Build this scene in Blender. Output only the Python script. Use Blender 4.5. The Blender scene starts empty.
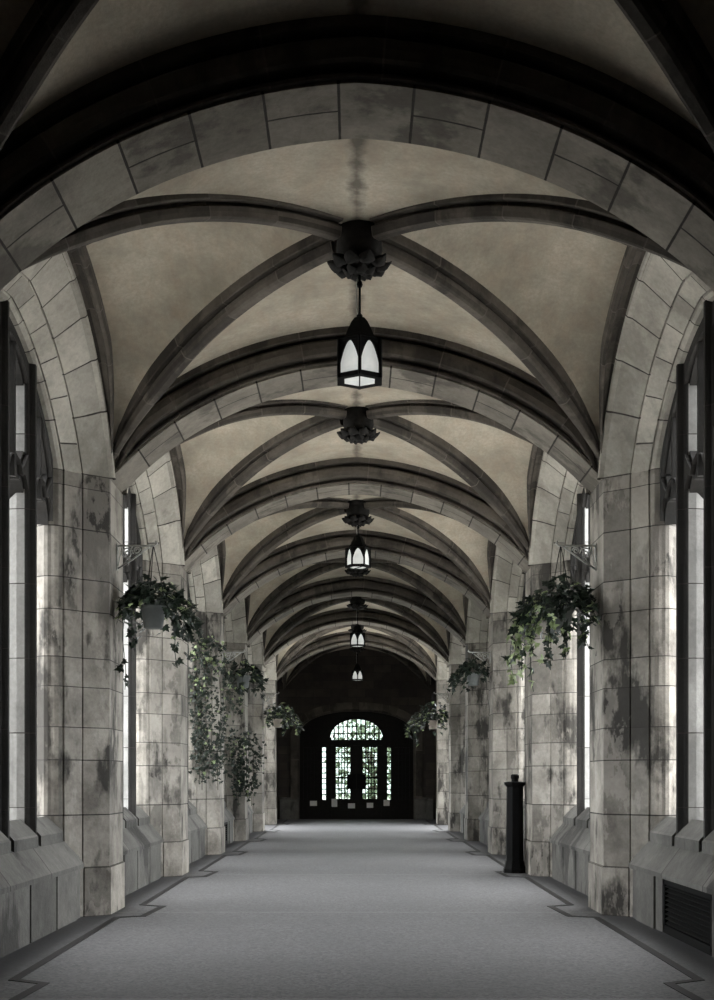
import bpy, bmesh, math, random
from mathutils import Vector, Matrix

# ------------------------------------------------------------------ units
L = 2.3                     # half width of the walk between pier faces (m)
FPX = 1250.0                # focal length in pixels (1000 px high frame)
B = FPX * L / 610.0         # bay length (m)
CAMZ = 0.546                # camera height in L
PI = math.pi
ZL = lambda Z: (Z + CAMZ) * L          # height relative to camera axis (L) -> metres
scene = bpy.context.scene

# ------------------------------------------------------------------ camera
cam_data = bpy.data.cameras.new('camera')
cam = bpy.data.objects.new('camera', cam_data)
scene.collection.objects.link(cam)
cam.location = (0, 0, CAMZ * L)
cam.rotation_euler = (PI / 2, 0, 0)
cam_data.sensor_fit = 'VERTICAL'
cam_data.sensor_height = 36.0
cam_data.lens = FPX / 1000.0 * 36.0
cam_data.shift_y = 0.280
cam_data.shift_x = 0.0005
cam_data.clip_end = 400
scene.camera = cam

# ------------------------------------------------------------------ world, exposure
EXPOSURE = 1.4
SKY = 5.0
world = bpy.data.worlds.new('overcast_sky')
scene.world = world
world.use_nodes = True
wn = world.node_tree.nodes
wl = world.node_tree.links
wn.clear()
w_out = wn.new('ShaderNodeOutputWorld')
w_bg = wn.new('ShaderNodeBackground')
w_tc = wn.new('ShaderNodeTexCoord')
w_sep = wn.new('ShaderNodeSeparateXYZ')
w_ramp = wn.new('ShaderNodeValToRGB')
wl.new(w_tc.outputs['Generated'], w_sep.inputs[0])
wl.new(w_sep.outputs['Z'], w_ramp.inputs[0])
w_ramp.color_ramp.elements[0].position = 0.0
w_ramp.color_ramp.elements[0].color = (0.80, 0.86, 0.90, 1)
w_ramp.color_ramp.elements[1].position = 0.7
w_ramp.color_ramp.elements[1].color = (1.0, 1.0, 1.0, 1)
wl.new(w_ramp.outputs[0], w_bg.inputs['Color'])
w_bg.inputs['Strength'].default_value = SKY
wl.new(w_bg.outputs[0], w_out.inputs[0])
vs = scene.view_settings
vs.view_transform = 'Standard'
vs.look = 'None'
vs.exposure = EXPOSURE
vs.gamma = 1.0
vs.use_curve_mapping = False
scene.cycles.max_bounces = 10
scene.cycles.diffuse_bounces = 7
scene.cycles.transparent_max_bounces = 12
scene.cycles.sample_clamp_indirect = 6.0

# bays: pier n stands at (n + 1.54) B; bay n lies between pier n and pier n + 1
PY = lambda n: (n + 1.54) * B
BY = lambda n: (n + 2.04) * B
WINDOW_BAYS = (0, 1, 2, 3, 4)
DOORWAY_BAY = 5
YEND = 8.46 * B
YBACK = -0.46 * B
ZTOP = ZL(2.12)

# sky portals, one outside each opening (they only guide the sky's light)
for n in WINDOW_BAYS + (DOORWAY_BAY,):
    for s in (-1, 1):
        ld = bpy.data.lights.new('sky_portal', 'AREA')
        ld.shape = 'RECTANGLE'
        ld.size = 3.0
        z0 = 0.0 if n == DOORWAY_BAY else 0.85
        z1 = ZL(1.50)
        ld.size_y = z1 - z0
        ld.cycles.is_portal = True
        lo = bpy.data.objects.new('sky_portal', ld)
        scene.collection.objects.link(lo)
        lo.location = (s * 1.37 * L, BY(n), (z0 + z1) / 2)
        lo.rotation_euler = (PI / 2, 0, PI / 2 if s > 0 else -PI / 2)

# ------------------------------------------------------------------ materials
def nodes_of(name):
    m = bpy.data.materials.new(name)
    m.use_nodes = True
    nt = m.node_tree
    nt.nodes.clear()
    o = nt.nodes.new('ShaderNodeOutputMaterial')
    p = nt.nodes.new('ShaderNodeBsdfPrincipled')
    nt.links.new(p.outputs[0], o.inputs[0])
    return m, nt, p

def math_node(nt, op, a, b=None, c=None):
    n = nt.nodes.new('ShaderNodeMath')
    n.operation = op
    for i, v in enumerate((a, b, c)):
        if v is None:
            continue
        if isinstance(v, (int, float)):
            n.inputs[i].default_value = v
        else:
            nt.links.new(v, n.inputs[i])
    return n.outputs[0]

def mix_col(nt, fac, a, b, mode='MIX'):
    n = nt.nodes.new('ShaderNodeMix')
    n.data_type = 'RGBA'
    n.blend_type = mode
    for sock, v in ((n.inputs[0], fac), (n.inputs[6], a), (n.inputs[7], b)):
        if isinstance(v, (int, float)):
            sock.default_value = v
        elif isinstance(v, tuple):
            sock.default_value = (v[0], v[1], v[2], 1)
        else:
            nt.links.new(v, sock)
    return n.outputs[2]

def noise(nt, scale, detail=4, rough=0.6, stretch=(1, 1, 1)):
    g = nt.nodes.new('ShaderNodeNewGeometry')
    mp = nt.nodes.new('ShaderNodeMapping')
    mp.inputs['Scale'].default_value = stretch
    nt.links.new(g.outputs['Position'], mp.inputs['Vector'])
    n = nt.nodes.new('ShaderNodeTexNoise')
    n.inputs['Scale'].default_value = scale
    n.inputs['Detail'].default_value = detail
    n.inputs['Roughness'].default_value = rough
    nt.links.new(mp.outputs[0], n.inputs['Vector'])
    return n.outputs['Fac']

def maprange(nt, v, a, b, c=0.0, d=1.0):
    n = nt.nodes.new('ShaderNodeMapRange')
    n.inputs[1].default_value = a
    n.inputs[2].default_value = b
    n.inputs[3].default_value = c
    n.inputs[4].default_value = d
    nt.links.new(v, n.inputs[0])
    return n.outputs[0]

def stone(name, base, patch, stain_col, stain=0.5, tone=(0.78, 1.18), joint=0.016, joint_col=(0.035, 0.03, 0.027), rough=0.8, bump=0.35, pale=0.0, split=False):
    """blocks: every UV unit in v is one block, every unit in u one face; tone differs per block."""
    m, nt, p = nodes_of(name)
    uv = nt.nodes.new('ShaderNodeUVMap')
    sep = nt.nodes.new('ShaderNodeSeparateXYZ')
    nt.links.new(uv.outputs[0], sep.inputs[0])
    fu = math_node(nt, 'FLOOR', sep.outputs[0])
    fv = math_node(nt, 'FLOOR', sep.outputs[1])
    oi = nt.nodes.new('ShaderNodeObjectInfo')
    cmb = nt.nodes.new('ShaderNodeCombineXYZ')
    nt.links.new(fu, cmb.inputs[0])
    nt.links.new(fv, cmb.inputs[1])
    nt.links.new(math_node(nt, 'MULTIPLY', oi.outputs['Random'], 97.0), cmb.inputs[2])
    wn_ = nt.nodes.new('ShaderNodeTexWhiteNoise')
    nt.links.new(cmb.outputs[0], wn_.inputs['Vector'])
    tn = maprange(nt, wn_.outputs['Value'], 0, 1, tone[0], tone[1])
    c = mix_col(nt, maprange(nt, noise(nt, 2.2, 5, 0.65), 0.35, 0.68), base, patch)
    c = mix_col(nt, 1.0, c, tn, 'MULTIPLY')
    fine = noise(nt, 26, 5, 0.7)
    c = mix_col(nt, 0.5, c, maprange(nt, fine, 0.3, 0.7, 0.72, 1.25), 'MULTIPLY')
    # damp blotches and runs, with edges of their own
    st = math_node(nt, 'ADD', math_node(nt, 'MULTIPLY', noise(nt, 1.5, 6, 0.62, (1, 1, 0.55)), 0.75),
                   math_node(nt, 'MULTIPLY', noise(nt, 5.5, 4, 0.6, (1, 1, 0.22)), 0.25))
    sm = maprange(nt, st, 0.515, 0.575, 0, stain)
    c = mix_col(nt, sm, c, stain_col)
    if pale:                                   # peeled, pale patches
        pn = math_node(nt, 'ADD', math_node(nt, 'MULTIPLY', noise(nt, 3.1, 6, 0.66, (1, 1, 0.5)), 0.7), math_node(nt, 'MULTIPLY', noise(nt, 0.9, 3, 0.5, (1, 1, 0.7)), 0.3))
        c = mix_col(nt, maprange(nt, pn, 0.535, 0.56, 0, pale), c, (0.50, 0.46, 0.41))
    fr = math_node(nt, 'FRACT', sep.outputs[1])
    dist = math_node(nt, 'MINIMUM', fr, math_node(nt, 'SUBTRACT', 1.0, fr))
    wob = math_node(nt, 'MULTIPLY', math_node(nt, 'SUBTRACT', noise(nt, 9, 2), 0.5), joint * 0.8)
    jm = maprange(nt, math_node(nt, 'ADD', dist, wob), joint * 0.75, joint * 1.35, 1, 0)
    if split:                                  # every other block is two stones side by side
        du = math_node(nt, 'ABSOLUTE', math_node(nt, 'SUBTRACT', math_node(nt, 'FRACT', sep.outputs[0]), 0.47))
        odd = math_node(nt, 'FLOORED_MODULO', fv, 2.0)
        jm = math_node(nt, 'MAXIMUM', jm, math_node(nt, 'MULTIPLY', maprange(nt, math_node(nt, 'ADD', du, math_node(nt, 'MULTIPLY', wob, 1.0)), 0.008, 0.016, 1, 0), odd))
    c = mix_col(nt, jm, c, joint_col)
    nt.links.new(c, p.inputs['Base Color'])
    p.inputs['Roughness'].default_value = rough
    p.inputs['Specular IOR Level'].default_value = 0.25
    b1 = nt.nodes.new('ShaderNodeBump')
    b1.inputs['Strength'].default_value = bump
    b1.inputs['Distance'].default_value = 0.03
    h = math_node(nt, 'SUBTRACT', math_node(nt, 'ADD', math_node(nt, 'MULTIPLY', noise(nt, 7, 6, 0.65), 0.8), math_node(nt, 'MULTIPLY', fine, 0.3)), jm)
    nt.links.new(h, b1.inputs['Height'])
    nt.links.new(b1.outputs[0], p.inputs['Normal'])
    return m

def plain(name, col, rough=0.6, metal=0.0, var=0.25, scale=14, bump=0.1, spec=0.5):
    m, nt, p = nodes_of(name)
    n = noise(nt, scale, 4)
    nt.links.new(mix_col(nt, 1.0, col, maprange(nt, n, 0.3, 0.7, 1 - var, 1 + var), 'MULTIPLY'), p.inputs['Base Color'])
    p.inputs['Roughness'].default_value = rough
    p.inputs['Metallic'].default_value = metal
    p.inputs['Specular IOR Level'].default_value = spec
    if bump:
        b = nt.nodes.new('ShaderNodeBump')
        b.inputs['Strength'].default_value = bump
        b.inputs['Distance'].default_value = 0.01
        nt.links.new(n, b.inputs['Height'])
        nt.links.new(b.outputs[0], p.inputs['Normal'])
    return m

M = {}
M['pier'] = stone('limestone_pier', (0.31, 0.288, 0.253), (0.14, 0.127, 0.11), (0.025, 0.023, 0.02), 0.9, (0.62, 1.2), 0.011, (0.03, 0.027, 0.024), pale=0.26)
M['arch'] = stone('limestone_arch', (0.25, 0.228, 0.192), (0.145, 0.13, 0.11), (0.045, 0.04, 0.034), 0.55, (0.8, 1.15), 0.018, (0.03, 0.026, 0.022), split=True)
M['mould'] = stone('shade_toned_limestone', (0.112, 0.098, 0.082), (0.056, 0.048, 0.041), (0.018, 0.016, 0.014), 0.6, (0.65, 1.3), 0.009, (0.12, 0.105, 0.09))  # limestone of ribs and mouldings, their shadow put into a darker colour
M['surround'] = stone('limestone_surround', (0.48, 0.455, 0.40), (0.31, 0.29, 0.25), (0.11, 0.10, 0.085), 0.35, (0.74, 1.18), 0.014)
M['bench'] = stone('limestone_bench', (0.135, 0.13, 0.12), (0.075, 0.073, 0.067), (0.018, 0.017, 0.016), 0.7, (0.8, 1.15), 0.006)
M['tracery'] = stone('shade_toned_tracery', (0.026, 0.024, 0.022), (0.016, 0.015, 0.014), (0.009, 0.009, 0.008), 0.5, (0.85, 1.15), 0.006)  # inner window stone, its shade put into the colour
M['darkwall'] = stone('dark_stone', (0.075, 0.062, 0.052), (0.05, 0.042, 0.036), (0.025, 0.022, 0.02), 0.5, (0.6, 1.3), 0.03, (0.02, 0.018, 0.016))
M['skylit'] = stone('sky_lit_stone', (0.36, 0.355, 0.34), (0.25, 0.245, 0.235), (0.12, 0.12, 0.115), 0.4, (0.85, 1.15), 0.006)  # outer half of the mullions, sky light put into a paler colour
M['bossm'] = plain('blackened_carving', (0.012, 0.011, 0.010), 0.8, 0, 0.5, 20, 0.5, 0.2)
M['iron'] = plain('black_iron', (0.004, 0.004, 0.004), 0.6, 0.0, 0.3, 30, 0.1, 0.08)
M['grille'] = plain('black_grille', (0.003, 0.003, 0.003), 0.7, 0, 0.2, 20, 0, 0.1)
M['palemetal'] = plain('weathered_white_iron', (0.42, 0.42, 0.40), 0.6, 0.0, 0.25, 30, 0.1)
M['pot'] = plain('grey_plastic_pot', (0.13, 0.14, 0.137), 0.6, 0, 0.12, 18, 0.05)
M['palepot'] = plain('pale_clay_pot', (0.62, 0.54, 0.48), 0.7, 0, 0.12, 18, 0.05)
M['wood'] = plain('dark_oak', (0.009, 0.0075, 0.0065), 0.6, 0, 0.35, 9, 0.15, 0.15)
M['lead'] = plain('lead_came', (0.008, 0.008, 0.008), 0.6, 0, 0.2, 30, 0, 0.2)
M['paper'] = plain('white_paper', (0.75, 0.74, 0.72), 0.8, 0, 0.06, 5, 0)
M['inlay'] = plain('black_terrazzo', (0.010, 0.010, 0.010), 0.6, 0, 0.4, 60, 0, 0.25)
M['bark'] = plain('bark', (0.08, 0.065, 0.05), 0.9, 0, 0.4, 12, 0.4)
M['roof'] = plain('roof_slate', (0.06, 0.06, 0.065), 0.8)
M['fern'] = plain('vine_stem', (0.05, 0.045, 0.03), 0.8, 0, 0.3, 30, 0)

def leaf_material(name, a, b):
    m, nt, p = nodes_of(name)
    n = noise(nt, 11, 2)
    c = mix_col(nt, maprange(nt, n, 0.35, 0.65), a, b)
    nt.links.new(c, p.inputs['Base Color'])
    p.inputs['Roughness'].default_value = 0.45
    tr = nt.nodes.new('ShaderNodeBsdfTranslucent')
    nt.links.new(c, tr.inputs['Color'])
    mx = nt.nodes.new('ShaderNodeMixShader')
    mx.inputs[0].default_value = 0.3
    nt.links.new(p.outputs[0], mx.inputs[1])
    nt.links.new(tr.outputs[0], mx.inputs[2])
    out = [x for x in nt.nodes if x.type == 'OUTPUT_MATERIAL'][0]
    nt.links.new(mx.outputs[0], out.inputs[0])
    return m
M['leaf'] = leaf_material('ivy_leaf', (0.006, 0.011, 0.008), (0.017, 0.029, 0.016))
M['leaf_lit'] = leaf_material('lit_ivy_leaf', (0.16, 0.22, 0.09), (0.34, 0.40, 0.22))  # copy of the ivy leaf with light falling on it put into the colour
M['leaf_tree'] = leaf_material('tree_leaf', (0.09, 0.12, 0.075), (0.25, 0.30, 0.20))

def web_material():
    m, nt, p = nodes_of('vault_web')
    c = mix_col(nt, maprange(nt, noise(nt, 1.6, 6, 0.65), 0.36, 0.66), (0.56, 0.51, 0.41), (0.32, 0.285, 0.222))
    c = mix_col(nt, maprange(nt, noise(nt, 7, 4, 0.6, (1, 0.35, 1)), 0.42, 0.7, 0, 0.4), c, (0.46, 0.34, 0.24))
    c = mix_col(nt, maprange(nt, noise(nt, 30, 4, 0.7), 0.35, 0.7, 0, 0.4), c, (0.25, 0.22, 0.18))
    # darker along the ridge crease
    g = nt.nodes.new('ShaderNodeNewGeometry')
    sp = nt.nodes.new('ShaderNodeSeparateXYZ')
    nt.links.new(g.outputs['Position'], sp.inputs[0])
    ax = math_node(nt, 'ABSOLUTE', sp.outputs[0])
    edge = math_node(nt, 'ADD', ax, math_node(nt, 'MULTIPLY', math_node(nt, 'SUBTRACT', noise(nt, 5, 4), 0.5), 0.22))
    c = mix_col(nt, maprange(nt, edge, 0.0, 0.07, 0.75, 0), c, (0.07, 0.06, 0.05))
    nt.links.new(c, p.inputs['Base Color'])
    p.inputs['Roughness'].default_value = 0.9
    b = nt.nodes.new('ShaderNodeBump')
    b.inputs['Strength'].default_value = 0.3
    b.inputs['Distance'].default_value = 0.02
    nt.links.new(noise(nt, 16, 5, 0.7, (1, 0.5, 1)), b.inputs['Height'])
    nt.links.new(b.outputs[0], p.inputs['Normal'])
    return m
M['web'] = web_material()

def floor_material():
    m, nt, p = nodes_of('terrazzo')
    g = nt.nodes.new('ShaderNodeNewGeometry')
    v = nt.nodes.new('ShaderNodeTexVoronoi')
    v.inputs['Scale'].default_value = 55
    nt.links.new(g.outputs['Position'], v.inputs['Vector'])
    sp = nt.nodes.new('ShaderNodeSeparateColor')
    nt.links.new(v.outputs['Color'], sp.inputs[0])
    c = mix_col(nt, sp.outputs[0], (0.062, 0.063, 0.066), (0.158, 0.16, 0.165))
    c = mix_col(nt, maprange(nt, noise(nt, 1.1, 5, 0.6), 0.35, 0.7, 0, 0.45), c, (0.085, 0.086, 0.09))
    c = mix_col(nt, maprange(nt, noise(nt, 3.5, 6, 0.75), 0.62, 0.75, 0, 0.4), c, (0.23, 0.23, 0.235))
    # the border outside the inlay is a darker mix up to the wall
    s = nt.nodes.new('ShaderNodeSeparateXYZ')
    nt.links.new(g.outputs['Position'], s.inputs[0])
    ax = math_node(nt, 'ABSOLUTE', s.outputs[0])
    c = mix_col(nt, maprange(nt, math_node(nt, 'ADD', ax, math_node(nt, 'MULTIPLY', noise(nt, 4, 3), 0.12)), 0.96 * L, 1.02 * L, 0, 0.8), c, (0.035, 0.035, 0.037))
    # thin metal joints across the walk at every pier
    ph = math_node(nt, 'FRACT', math_node(nt, 'DIVIDE', math_node(nt, 'SUBTRACT', s.outputs[1], 0.52 * B), B))
    jd = math_node(nt, 'MINIMUM', ph, math_node(nt, 'SUBTRACT', 1.0, ph))
    c = mix_col(nt, maprange(nt, jd, 0.0016, 0.0026, 0.6, 0), c, (0.34, 0.34, 0.33))
    nt.links.new(c, p.inputs['Base Color'])
    p.inputs['Roughness'].default_value = 0.62
    p.inputs['Specular IOR Level'].default_value = 0.35
    b = nt.nodes.new('ShaderNodeBump')
    b.inputs['Strength'].default_value = 0.15
    b.inputs['Distance'].default_value = 0.01
    nt.links.new(noise(nt, 40, 3), b.inputs['Height'])
    nt.links.new(b.outputs[0], p.inputs['Normal'])
    return m
M['floor'] = floor_material()

def glass_material():
    m, nt, p = nodes_of('window_glass')
    nt.nodes.remove(p)
    out = [x for x in nt.nodes if x.type == 'OUTPUT_MATERIAL'][0]
    t = nt.nodes.new('ShaderNodeBsdfTransparent')
    t.inputs[0].default_value = (0.42, 0.46, 0.43, 1)
    gl = nt.nodes.new('ShaderNodeBsdfGlossy')
    gl.inputs['Roughness'].default_value = 0.05
    fr = nt.nodes.new('ShaderNodeFresnel')
    mx = nt.nodes.new('ShaderNodeMixShader')
    nt.links.new(fr.outputs[0], mx.inputs[0])
    nt.links.new(t.outputs[0], mx.inputs[1])
    nt.links.new(gl.outputs[0], mx.inputs[2])
    nt.links.new(mx.outputs[0], out.inputs[0])
    return m
M['glass'] = glass_material()

def lamp_glass():
    m, nt, p = nodes_of('lit_opal_glass')
    n = noise(nt, 9, 3)
    nt.links.new(mix_col(nt, maprange(nt, n, 0.3, 0.7), (0.5, 0.52, 0.5), (0.62, 0.63, 0.61)), p.inputs['Base Color'])
    p.inputs['Roughness'].default_value = 0.35
    nt.links.new(mix_col(nt, maprange(nt, n, 0.3, 0.7), (0.80, 0.84, 0.81), (1.0, 1.0, 0.96)), p.inputs['Emission Color'])
    p.inputs['Emission Strength'].default_value = 0.17
    return m
M['opal'] = lamp_glass()

def ground_material():
    return plain('outdoor_paving', (0.58, 0.57, 0.54), 0.9, 0, 0.15, 2, 0.1)
M['ground'] = ground_material()

# ------------------------------------------------------------------ mesh builder
class MB:
    def __init__(self):
        self.v, self.f, self.uv, self.sm, self.mi = [], [], [], [], []
    def add(self, vs_, fs, uvs=None, smooth=False, mi=0):
        o = len(self.v)
        self.v += [tuple(p) for p in vs_]
        for k, f in enumerate(fs):
            self.f.append([o + i for i in f])
            self.uv.append(uvs[k] if uvs else None)
            self.sm.append(smooth)
            self.mi.append(mi)
        return self
    def box(self, x0, x1, y0, y1, z0, z1, uvv=None):
        vs_ = [(x, y, z) for x in (x0, x1) for y in (y0, y1) for z in (z0, z1)]
        fs = [(0, 1, 3, 2), (4, 6, 7, 5), (0, 4, 5, 1), (2, 3, 7, 6), (0, 2, 6, 4), (1, 5, 7, 3)]
        return self.add(vs_, fs)
    def grid(self, rings, closed=False, cap=False, smooth=False, u0=0.0, v_of=None, per_face_u=True, mi=0):
        """rings: list of equally long point lists; u runs along a ring (one unit per face), v along the rings."""
        n = len(rings[0])
        vs_ = [p for r in rings for p in r]
        fs, uvs = [], []
        m_ = n if closed else n - 1
        for i in range(len(rings) - 1):
            va, vb = (v_of[i], v_of[i + 1]) if v_of else (i, i + 1)
            if v_of:                     # keep inside the block's own interval
                pass
            for j in range(m_):
                k = (j + 1) % n
                fs.append((i * n + j, i * n + k, (i + 1) * n + k, (i + 1) * n + j))
                ua, ub = (u0 + j + 0.02, u0 + j + 0.98) if per_face_u else (u0 + 0.02, u0 + 0.98)
                uvs.append([(ua, va), (ub, va), (ub, vb), (ua, vb)])
        if cap and closed:
            fs.append(tuple(reversed(range(n)))); uvs.append([(0.5, 0.5)] * n)
            o = (len(rings) - 1) * n
            fs.append(tuple(o + i for i in range(n))); uvs.append([(0.5, 0.5)] * n)
        return self.add(vs_, fs, uvs, smooth, mi)
    def lathe(self, prof, n=24, c=(0, 0, 0), phase=0.0, smooth=True, cap=True):
        rings = [[(c[0] + r * math.cos(2 * PI * k / n + phase), c[1] + r * math.sin(2 * PI * k / n + phase), c[2] + z) for k in range(n)] for r, z in prof]
        return self.grid(rings, closed=True, cap=cap, smooth=smooth)
    def tube(self, pts, r, n=8, smooth=True):
        pts = [Vector(p) for p in pts]
        rings = []
        for i, p in enumerate(pts):
            t = (pts[min(i + 1, len(pts) - 1)] - pts[max(i - 1, 0)]).normalized()
            a = t.orthogonal().normalized() if i == 0 else (a - t * a.dot(t)).normalized()
            b = t.cross(a)
            rr = r[i] if isinstance(r, (list, tuple)) else r
            rings.append([p + (a * math.cos(2 * PI * k / n) + b * math.sin(2 * PI * k / n)) * rr for k in range(n)])
        return self.grid(rings, closed=True, cap=True, smooth=smooth)
    def build(self, name, mat, parent=None, origin=(0, 0, 0), fix=True):
        me = bpy.data.meshes.new(name)
        me.from_pydata([(p[0] - origin[0], p[1] - origin[1], p[2] - origin[2]) for p in self.v], [], self.f)
        uvl = me.uv_layers.new(name='UVMap')
        for poly, uv in zip(me.polygons, self.uv):
            poly.use_smooth = self.sm[poly.index]
            poly.material_index = self.mi[poly.index]
            if uv:
                for li, c in zip(poly.loop_indices, uv):
                    uvl.data[li].uv = c
            else:
                for li in poly.loop_indices:
                    uvl.data[li].uv = (0.5 + poly.index, 0.5)
        for m in (mat if isinstance(mat, (list, tuple)) else [mat]):
            me.materials.append(m)
        if fix:
            bm = bmesh.new()
            bm.from_mesh(me)
            bmesh.ops.recalc_face_normals(bm, faces=bm.faces)
            bm.to_mesh(me)
            bm.free()
        o = bpy.data.objects.new(name, me)
        scene.collection.objects.link(o)
        if parent:
            o.parent = parent
        else:
            o.location = origin
        return o

def thing(name, label, cat, loc=(0, 0, 0), rz=0.0, group=None, kind=None):
    o = bpy.data.objects.new(name, None)
    o.empty_display_size = 0.2
    scene.collection.objects.link(o)
    o.location = loc
    o.rotation_euler = (0, 0, rz)
    return tag(o, label, cat, group, kind)

def tag(o, label=None, cat=None, group=None, kind=None):
    for k, v in (('label', label), ('category', cat), ('group', group), ('kind', kind)):
        if v:
            o[k] = v
    return o

def copy_tree(o, parent=None):
    c = o.copy()
    scene.collection.objects.link(c)
    if parent:
        c.parent = parent
    for ch in list(o.children):
        copy_tree(ch, c)
    return c

# ------------------------------------------------------------------ vault curves (Z in L above the camera axis)
def arch_drop(t):                       # transverse arch
    t = abs(t)
    R = 1.302
    return R - math.sqrt(max(R * R - t * t, 0)) + 0.05 * t * (1 - t)
ZARCH = 1.687
def Zarch(t): return ZARCH - arch_drop(t)
def diag_drop(t):
    R = 1.196
    return R - math.sqrt(max(R * R - t * t, 0))
def Zd(t): return 1.84 - diag_drop(min(t, 1.0))
def wall_drop(u):
    R = 1.22
    u = min(abs(u), 1.0)
    return R - math.sqrt(R * R - u * u) + 0.10 * u * (1 - u)
W1 = wall_drop(1.0)
ZSPR = 1.22
HALF = 0.43 * B                         # half span of the wall arch
def inset_v(o):                         # inset at the crown for an inset o at the springing
    return o * 1.4 if o < 0.165 else 0.231 + (o - 0.165) * 0.85
def wall_arch(o, u, rise_top=1.77):     # arch inset by o metres; u in [-1, 1] over its own half span
    rise = rise_top - ZSPR - inset_v(o) / L
    return (u * (HALF - o), ZSPR + rise * (1 - wall_drop(u) / W1))
def Zw(u): return wall_arch(0, u)[1]
def Za(t): return 1.830 - arch_drop(t) + 0.04 * t * t
def web_h(t, u):
    if t >= u:
        s = (t - u) / max(1 - u, 1e-6) if u < 1 else 0
        return Zd(u) + (Zw(u) + 0.04 - Zd(u)) * s + 0.12 * 4 * s * (1 - s) * (1 - u) ** 0.8
    s = (u - t) / max(1 - t, 1e-6) if t < 1 else 0
    return Zd(t) + (Za(t) - Zd(t)) * s

# ------------------------------------------------------------------ structure: floor, ceiling, walls
fl = MB()
fl.box(-1.34 * L, 1.34 * L, YBACK - 0.3, YEND + 0.6, -0.12, 0.0)
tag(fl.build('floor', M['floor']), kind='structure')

web = MB()
N = 20
samp = [i / N for i in range(N + 1)]
for n in range(-2, 7):
    for sx in (-1, 1):
        for sy in (-1, 1):
            us = samp + [0.5 * B / HALF]
            idx = {}
            vs_, fs = [], []
            for i, t in enumerate(samp):
                for j, u in enumerate(us):
                    uu = min(u, 1.0)
                    idx[i, j] = len(vs_)
                    vs_.append((sx * t * L, BY(n) + sy * u * HALF, ZL(web_h(t, uu))))
            for i in range(N):
                for j in range(len(us) - 1):
                    a, b, c, d = idx[i, j], idx[i + 1, j], idx[i + 1, j + 1], idx[i, j + 1]
                    for tri in ((a, b, c), (a, c, d)):
                        fs.append(tri if sx * sy < 0 else tri[::-1])
            web.add(vs_, fs, None, True)
ceil = web.build('ceiling', M['web'], fix=False)
bmw = bmesh.new(); bmw.from_mesh(ceil.data)
bmesh.ops.remove_doubles(bmw, verts=bmw.verts, dist=0.002)
bmw.to_mesh(ceil.data); bmw.free()
sol = ceil.modifiers.new('thickness', 'SOLIDIFY')
sol.thickness = 0.14
sol.offset = -1.0
tag(ceil, kind='structure')

rf = MB()
rf.box(-1.5 * L, 1.5 * L, YBACK - 0.5, YEND + 0.6, ZTOP, ZTOP + 0.2)
tag(rf.build('ceiling_upper', M['roof']), kind='structure')

XI, XO = 1.20, 1.29                     # wall thickness in L
OWIN = 0.386                            # inset of the window opening from the wall arch
WHALF = HALF - OWIN                     # half width of the window opening (m)
def wall_side(sgn, name):
    w = MB()
    def bx(xa, xb, y0, y1, z0, z1):
        w.box(min(sgn * xa * L, sgn * xb * L), max(sgn * xa * L, sgn * xb * L), y0, y1, z0, z1)
    for n in range(-2, 7):
        yb = BY(n)
        if n in (-2, -1, 6):
            bx(1.10, XO, yb - 0.5 * B, min(yb + 0.5 * B, YEND + 0.5), 0, ZTOP)
            continue
        if n != DOORWAY_BAY:
            bx(XI + 0.01, XO, yb - 0.40 * B, yb + 0.40 * B, 0, ZL(-0.165))
        ys = [(-0.5 * B, ZSPR), (-WHALF - 0.001, ZSPR)]
        for k in range(41):
            u = -1 + k / 20
            ys.append(wall_arch(OWIN, u))
        ys += [(WHALF + 0.001, ZSPR), (0.5 * B, ZSPR)]
        vs_, fs = [], []
        for y, Z in ys:
            for x in (XI, XO):
                vs_ += [(sgn * x * L, yb + y, ZL(Z)), (sgn * x * L, yb + y, ZTOP)]
        for k in range(len(ys) - 1):
            a, b = 4 * k, 4 * k + 4
            fs += [(a, b, b + 1, a + 1), (a + 2, a + 3, b + 3, b + 2), (a, a + 2, b + 2, b), (a + 1, b + 1, b + 3, a + 3)]
        w.add(vs_, fs)
    return tag(w.build(name, M['darkwall']), kind='structure')
wall_side(-1, 'wall_left')
wall_side(1, 'wall_right')
wb = MB()
wb.box(-1.34 * L, 1.34 * L, YBACK - 0.3, YBACK, 0, ZTOP)
tag(wb.build('wall_back', M['darkwall']), kind='structure')

gd = MB()
gd.box(-60, 60, -10, 120, -0.5, -0.13)
tag(gd.build('ground', M['ground']), kind='structure')

for s_, nm in ((-1, 'added_shade_wall_west'), (1, 'added_shade_wall_east')):  # unseen blocks added to keep sky light from the nearest windows
    w = MB()
    xa, xb = sorted((s_ * 1.30 * L, s_ * 2.0 * L))
    w.box(xa, xb, YBACK - 0.3, 1.95 * B, -0.13, 9.0)
    tag(w.build(nm, M['darkwall']), kind='structure')

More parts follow.
